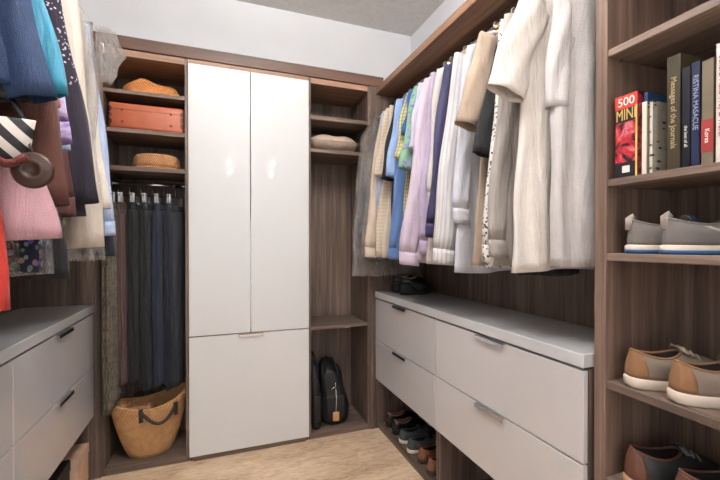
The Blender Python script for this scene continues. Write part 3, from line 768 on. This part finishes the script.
# ------------------------------------------------------------------ shoes
def foot(a, L, W):
    # outline: x from 0 (heel) to L (toe), slight waist
    x = L*(.5-.5*math.cos(a)); s = x/L
    w = W*(.78*math.sin(a)**1 if 0 else 1)
    sg = math.sin(a)
    ww = W*(.80+.34*s-.14*math.sin(PI*s)**2*(1 if s < .6 else .6))
    return x, ww*math.copysign(abs(sg)**.62, sg)
def shoe(kind, name, label, loc, rz, mats, L=.285, W=.047, solez=.026, ch=.085, group=None, laces=3, patch=True, heel=0):
    t = thing(name, label, 'shoe', loc, rz, group)
    N = 40; A = [2*PI*j/N for j in range(N)]
    up, so, pa, la, li = mats
    rings = []
    for q, sc_ in ((0, .96), (.15, 1.02), (.85, 1.03), (1.0, .985)):
        ring = []
        for a in A:
            x, y = foot(a, L, W)
            lift = .012*max(0, x/L-.72)/.28
            ring.append(((x-L/2)*sc_+L/2, y*sc_, q*(solez+(heel if x < L*.35 else 0))*1+ (lift if q < .5 else lift*.6)))
        rings.append(ring)
    part('sole', grid(rings, True, True, True), so, t)
    def surf(off=0, sel=None, f0=0, f1=1, m=12):
        rs = []
        for i in range(m+1):
            q = lerp(f0, f1, i/m); ring = []
            for a in (A if sel is None else sel):
                x, y = foot(a, L, W); s = x/L
                zb = solez*.93+heel*max(0, min(1, (.5-s)/.2))+.006*max(0, s-.72)/.28
                P0 = Vector((( x-L/2)*.975+L/2, y*.97, zb))
                co = Vector((L*.30-L*.255*math.cos(a), W*.56*math.sin(a), 0))
                cz = ch+.004*math.cos(a)-.014*math.sin(a)**2+.008*max(0, -math.cos(a))**2
                P3 = Vector((co.x, co.y, cz+heel*.6))
                toe = max(0, -math.cos(a))       # 1 at the toe
                b = .05*toe+.045*(1-toe)
                P1 = P0+Vector((0.010*toe, y*.10, b))
                P2 = P3+Vector((.04*toe, y*.22*(1-.5*toe), -.014*toe-.02*(1-toe)))
                p = P0*(1-q)**3+P1*3*q*(1-q)**2+P2*3*q*q*(1-q)+P3*q**3
                if off:
                    d = Vector((p.x-L*.45, p.y, 0)).normalized()*off+Vector((0,0,off*.6)); p = p+d
                ring.append(p)
            rs.append(ring)
        return rs
    u = part('upper', grid(surf()), up, t, solid=.003)
    rl = surf(0, None, 1, 1, 1)[0]
    part('collar', tube(list(rl)+[rl[0]], .0038, 6), pa if kind != 'sneaker' else up, t)
    ins = [[(p[0]*.96+L*.01, p[1]*.9, p[2]-.004) for p in rl], [(lerp(L*.3, p[0], .85), p[1]*.8, solez+.012+heel) for p in rl]]
    part('lining', grid(ins, True, False, True), li, t)
    if patch:
        sel = [math.radians(d) for d in range(-44, 45, 8)]
        part('heel_patch', grid(surf(.0022, sel, .02, .93), False), pa, t, solid=.0015)
    if kind == 'sneaker':
        part('outsole', grid([[((foot(a, L, W)[0]-L/2)*k_+L/2, foot(a, L, W)[1]*k_, z_) for a in A] for z_, k_ in ((0, .99), (.003, 1.035), (.011, 1.035), (.012, 1.0))], True, True, True), li, t)
        v, f = join([tube([(.004, 0, ch*.75), (.004, 0, ch+.010), (.010, 0, ch+.016), (.016, 0, ch+.006)], .010, 8, True, .003)])
        part('pull_tab', (v, f), pa, t)
        for s in (1, -1):
            sel = [s*math.radians(d) for d in (84, 89, 94)]
            part('side_stripe', grid(surf(.0022, sel, .03, .9), False), pa, t, solid=.001)
    # tongue and laces
    x0, x1 = L*.50, L*.70
    tn = [[(L*.52+L*.16*q, w*W*.42, ch+.014-.034*q-.006*w*w) for w in (-1, -.5, 0, .5, 1)] for q in (-.1, .3, .6, 1)]
    part('tongue', grid(tn, False), up if kind != 'sneaker' else pa, t, solid=.004)
    for k in range(laces):
        xx = L*.555+k*.018; zz = ch+.008-k*.010
        part('lace', tube([(xx, -W*.5, zz-.004), (xx+.002, -W*.2, zz+.006), (xx+.003, W*.2, zz+.006), (xx, W*.5, zz-.004)], .0034, 6), la, t)
    if laces:
        for s in (-1, 1):
            part('lace_bow', tube([(L*.55, 0, ch+.008), (L*.55-.01, s*.016, ch+.016), (L*.55-.004, s*.034, ch+.004), (L*.55+.012, s*.026, ch+.0), (L*.55, 0, ch+.006)], .003, 6), la, t)
    return t
taupe = plain('taupe_suede', (128,114,102), .9, bump=.3); tan = plain('tan_suede', (138,100,70), .9, bump=.3)
cream = plain('cream_rubber', (208,194,178), .6); dark = plain('dark_lining', (28,25,26), .9)
gr = plain('grey_mesh', (112,106,102), .9, bump=.5, bscale=500); blu = plain('blue_lining', (44,84,128), .8); grt = plain('light_grey_tab', (168,158,150), .8)
char = plain('charcoal_leather', (42,42,44), .5); rb_ = plain('red_brown_leather', (96,60,46), .45); lt = plain('leather_welt', (176,136,108), .5)
GS = 'taupe suede shoes'
z4 = .9285
lace_t = plain('taupe_lace', (178,160,140), .8); lace_g = plain('grey_lace', (120,120,120), .6)
def pair(kind, name, labs, group, locs, rz, mats, **k):
    a = shoe(kind, name, labs[0], locs[0], rz, mats, group=group, **k)
    b = copy_thing(a, locs[1], rz, labs[1]); return a, b
pair('derby', 'suede_shoe', ['taupe suede shoe with tan heel, the farther of its pair on the tower shelf', 'taupe suede shoe with tan heel, the nearer of its pair on the tower shelf'],
     'taupe suede shoes', [(1.135, .795, z4), (1.135, .675, z4)], math.radians(-24), (taupe, cream, tan, lace_t, dark), L=.265, W=.058, ch=.104, solez=.032)
pair('sneaker', 'slip_on_sneaker', ['grey mesh sneaker on the middle tower shelf, the farther of its pair', 'grey mesh sneaker with blue lining on the middle tower shelf, the nearer of its pair'],
     'grey mesh sneakers', [(1.14, .800, 1.3195), (1.135, .700, 1.3195)], math.radians(-33), (gr, cream, grt, blu, blu), L=.285, W=.052, ch=.092, laces=1, patch=False)
pair('derby', 'leather_shoe', ['charcoal and brown leather shoe on the lowest visible tower shelf, the farther of its pair', 'charcoal and brown leather shoe on the lowest visible tower shelf, the nearer of its pair'],
     'charcoal leather shoes', [(1.135, .795, .6325), (1.14, .665, .6325)], math.radians(-24), (char, lt, rb_, lace_g, dark), L=.27, W=.058, ch=.11, solez=.03)
blk = (BLACKL, plain('black_rubber', (14,14,14), .6), plain('tan_insole', (150,112,92), .6), BLACKL, plain('insole', (120,86,70), .7))
z5 = .0455
pair('loafer', 'black_shoe', ['black leather shoe in the open cubby, farthest in the row', 'black leather shoe in the open cubby, second from the corner'], 'black leather shoes under the drawers',
     [(1.125, 2.50, z5), (1.120, 2.385, z5)], 0, blk, L=.25, W=.045, ch=.080, laces=0, patch=False, heel=.02)
gs = plain('slate_canvas', (70,74,78), .9); 
pair('derby', 'canvas_shoe', ['slate canvas shoe with cream sole behind its twin under the drawers', 'slate canvas shoe with cream sole beside the brown shoes'], 'slate canvas shoes',
     [(1.115, 2.265, z5), (1.110, 2.145, z5)], 0, (gs, cream, gs, dark, dark), L=.26, W=.047, ch=.082, laces=2)
brl = plain('chestnut_leather', (124,76,52), .5)
pair('derby', 'brown_shoe', ['chestnut brown shoe under the drawers, next to the canvas pair', 'chestnut brown shoe under the drawers, nearest the divider'], 'chestnut brown shoes',
     [(1.120, 2.02, z5), (1.112, 1.90, z5)], 0, (brl, plain('dark_brown_rubber', (60,46,38), .7), brl, dark, dark), L=.25, W=.046, ch=.085, laces=2)
# black heels at the back of the right worktop
pair('loafer', 'black_heel', ['black heeled shoe at the far corner of the right worktop', 'black heeled shoe on the right worktop, nearer than its twin'], 'black heeled shoes on the worktop',
     [(1.17, 2.50, 1.0005), (1.17, 2.38, 1.0005)], math.radians(-10), blk, L=.22, W=.04, ch=.09, laces=0, patch=False, heel=.05)
# cord loop hanging at the corner
tag(part('cord', tube([(1.03+.022*math.sin(a), 2.30-.01, 1.19-.05*(1-math.cos(a))) for a in [2*PI*k/24 for k in range(25)]], .0018, 6), BLACKL, None), 'thin black cord loop hanging below the corner shirts', 'cord')

# ------------------------------------------------------------------ boxes under the left drawers
t = thing('storage_box', 'pale cardboard box under the left drawers', 'box', (-.76, 2.43, .046))
cb = plain('pale_cardboard', (196,164,140), .8)
boxes('box_body', [(-.09, .09, -.09, .09, 0, .17)], cb, t, .003); boxes('lid', [(-.093, .093, -.093, .093, .15, .20)], cb, t, .003)
t = thing('storage_box', 'black box under the left drawers beside the pale one', 'box', (-.80, 2.12, .046))
bb = plain('black_card', (24,22,22), .6)
boxes('box_body', [(-.11, .11, -.18, .18, 0, .20)], bb, t, .003); boxes('lid', [(-.113, .113, -.183, .183, .17, .225)], bb, t, .003)

# ------------------------------------------------------------------ books
paper = plain('book_pages', (216,206,188), .85); whiteink = plain('white_ink', (230,226,220), .6); redink = plain('red_ink', (170,40,40), .6); goldink = plain('gold_ink', (176,160,120), .5)
def book(label, y1, w, h, col, depth=.20, x=1.13, letters=None, ink=None, lsize=.014, z=1.5435, up=False, rot=True):
    # y1 = far edge, spine faces the room
    t = thing('book', label, 'book', (x, y1-w/2, z), 0, 'books on the tower shelf')
    cm = col if not isinstance(col, tuple) else plain('cover_'+'_'.join(str(c) for c in col), col, .4)
    boxes('cover', [(0, depth, -w/2, -w/2+.002, 0, h), (0, depth, w/2-.002, w/2, 0, h), (0, .003, -w/2, w/2, 0, h)], cm, t, .0006)
    boxes('pages', [(.003, depth-.004, -w/2+.002, w/2-.002, .003, h-.003)], paper, t, 0)
    if letters:
        # local frame on the spine: text faces -x
        for (s, zc, sz, mt, vert) in letters:
            M_ = Matrix(((0,0,-1,-.0006), (-1,0,0,0), (0,1,0,zc), (0,0,0,1)))
            if vert: M_ = M_ @ Matrix.Rotation(-PI/2, 4, 'Z')
            text('spine_title', s, sz, mt, M_, t)
    return t
def covermat():
    k = NT('illustrated_red_cover'); v = k.mapping(); x, y, z = k.sep(v)
    f = k.noise(v, 26, 3, .6, 1)
    c = k.ramp(f, [(.40, lin((28,22,40))), (.47, lin((150,30,44))), (.55, lin((190,60,60))), (.60, lin((196,120,130))), (.66, lin((70,60,110)))])
    k.link(c, k.b.inputs['Base Color']); k.b.inputs['Roughness'].default_value = .35; return k.m
t = book('thick red illustrated book numbered 500, leftmost on the shelf', .832, .066, .243, covermat(), letters=[('500', .222, .034, whiteink, False)])
gm = plain('golden_print', (208,176,96), .5); rm = plain('red_print', (196,58,40), .5); bkp = plain('black_print', (24,20,24), .5)
boxes('title_band', [(-.0006, .001, -.033, .033, .203, .242)], rm, t, 0)
boxes('title_panel', [(-.0008, .001, -.033, .031, .163, .203)], bkp, t, 0)
M_ = Matrix(((0,0,-1,-.0012), (-1,0,0,0), (0,1,0,.183), (0,0,0,1))) @ Matrix.Diagonal((.62, 1.0, 1, 1))
text('title_lettering', 'MINI', .047, gm, M_, t)
boxes('edge_stripe', [(-.0012, .001, -.033, -.028, .0, .205)], gm, t, 0)
boxes('base_panel', [(-.0008, .001, -.028, .033, .0, .045)], bkp, t, 0)
boxes('badge', [(-.0014, .0, -.012, .010, .014, .034)], whiteink, t, 0)
def birdmat():
    k = NT('bird_print_cover'); v = k.mapping((1,1,1), (0, .6, 0))
    vo = k.n.new('ShaderNodeTexVoronoi'); vo.inputs['Scale'].default_value = 44; mp = k.mapping((.6, 1, 1.7), (0, .7, 0)); k.link(mp, vo.inputs['Vector'])
    k.link(k.ramp(vo.outputs['Distance'], [(0, lin((58,56,52))), (.24, lin((70,66,60))), (.27, lin((186,180,166))), (1, lin((196,190,178)))]), k.b.inputs['Base Color']); return k.m
book('pale grey book printed with small birds, standing in front of the blue one', .7335, .010, .200, birdmat(), .16)
b_ = book('blue book rising behind the bird print book', .7650, .011, .238, (52,84,128), .15, x=1.155)
b_ = book('pale grey book printed with small birds, standing in front of the blue one', .7525, .012, .203, birdmat(), .16)
boxes('plain_spine', [(-.0008, .003, -.0061, .0061, 0, .2031)], paper, b_, 0)
book('tall olive brown book, tallest of the row', .690, .034, .300, (62,55,38), .22, letters=[('Messages of the Journals', .15, .019, goldink, True)])
book('thin black book right of the olive one', .654, .020, .258, (22,24,34), .17, letters=[('the best of all', .08, .010, whiteink, True)])
book('dark blue book with white lettering beside the black one', .633, .020, .262, (26,36,66), .17, letters=[('RISTINA MASACUE', .16, .0165, plain('pale_blue_ink', (150,160,186), .6), True)])
bm_ = book('beige and red book left of the white one', .6105, .026, .256, (112,102,84), .17)
boxes('red_panel', [(-.0006, .001, -.0128, .0128, .03, .11)], plain('brick_red_print', (150,50,48), .5), bm_, 0)
text('spine_title', 'Korea', .014, whiteink, Matrix(((0,0,-1,-.0012), (-1,0,0,0), (0,1,0,.07), (0,0,0,1))) @ Matrix.Rotation(-PI/2, 4, 'Z'), bm_)
book('white book with red title on its spine', .581, .024, .285, (214,206,198), .18, letters=[('General Make Way & Travel', .16, .017, redink, True)])
book('dark purple book right of the white one', .5555, .012, .262, (70,30,60), .17)
book('bright blue book at the photo edge', .542, .030, .25, (30,116,168), .17, letters=None)

# ------------------------------------------------------------------ lamps
t = thing('ceiling_lamp', 'round semi-flush ceiling lamp reflected in the white doors', 'lamp', (.21, .88, ZC))
rings = [[(r_*math.cos(2*PI*j/40), r_*math.sin(2*PI*j/40), z-.28) for j in range(40)] for r_, z in ((.16, .02), (.24, .0), (.25, -.04), (.22, -.07), (.15, -.10), (.05, -.115))]
part('added_uplight', grid([[(r_*math.cos(2*PI*j/40), r_*math.sin(2*PI*j/40), z) for j in range(40)] for r_, z in ((.20, -.262), (.19, -.245), (.06, -.240))], True, True, True), emis('uplight_glow', (1, .98, .965), 130), t)  # glowing top added to the lamp to brighten the ceiling
part('stem', tube([(0, 0, 0), (0, 0, -.24)], .02, 12), CHROME, t)
part('diffuser', grid(rings, True, True, True), emis('lamp_glow', (1, .985, .97), 20), t)
part('lamp_ring', tube([(.255*math.cos(a), .255*math.sin(a), -.315) for a in [2*PI*k/48 for k in range(49)]], .012, 8), CHROME, t)
for k, (x, lab) in enumerate(((.2, 'twin wall lamp over the entrance, left one'), (.9, 'twin wall lamp over the entrance, right one'))):
    t = thing('wall_lamp', lab, 'lamp', (x, YF+.0, 2.62))
    boxes('wall_plate', [(-.05, .05, 0, .02, -.05, .05)], CHROME, t)
    for s in (-1, 1):
        bm = bmesh.new(); bmesh.ops.create_uvsphere(bm, u_segments=16, v_segments=10, radius=.03)
        bmesh.ops.translate(bm, vec=(s*.02*(k), .075, s*.10), verts=bm.verts)
        me = bpy.data.meshes.new('bulb'); bm.to_mesh(me); bm.free()
        link('bulb', me, emis('bulb_glow', (1, .93, .85), 60), t, True)

w = bpy.data.worlds.new('World'); sc.world = w; w.use_nodes = True
bg = w.node_tree.nodes['Background']; bg.inputs[0].default_value = (.97, .98, 1, 1); bg.inputs[1].default_value = 1.0

# ------------------------------------------------------------------ camera
cam = bpy.data.cameras.new('Camera'); co = bpy.data.objects.new('Camera', cam); C.objects.link(co)
cam.sensor_width = 36; cam.lens = 36*387/720
co.location = (0, 0, 1.35)
PITCH = math.radians(.5)
co.rotation_euler = (PI/2-PITCH, 0, -math.radians(20.3))
# horizon at y=243: pitch puts it at 240-387*tan(p); shift makes up the rest
cam.shift_y = (3+387*math.tan(PITCH))/720
cam.clip_start = .02
sc.camera = co
sc.view_settings.view_transform = 'Standard'; sc.view_settings.look = 'None'
sc.view_settings.exposure = .88; sc.view_settings.gamma = 1
sc.view_settings.use_curve_mapping = False
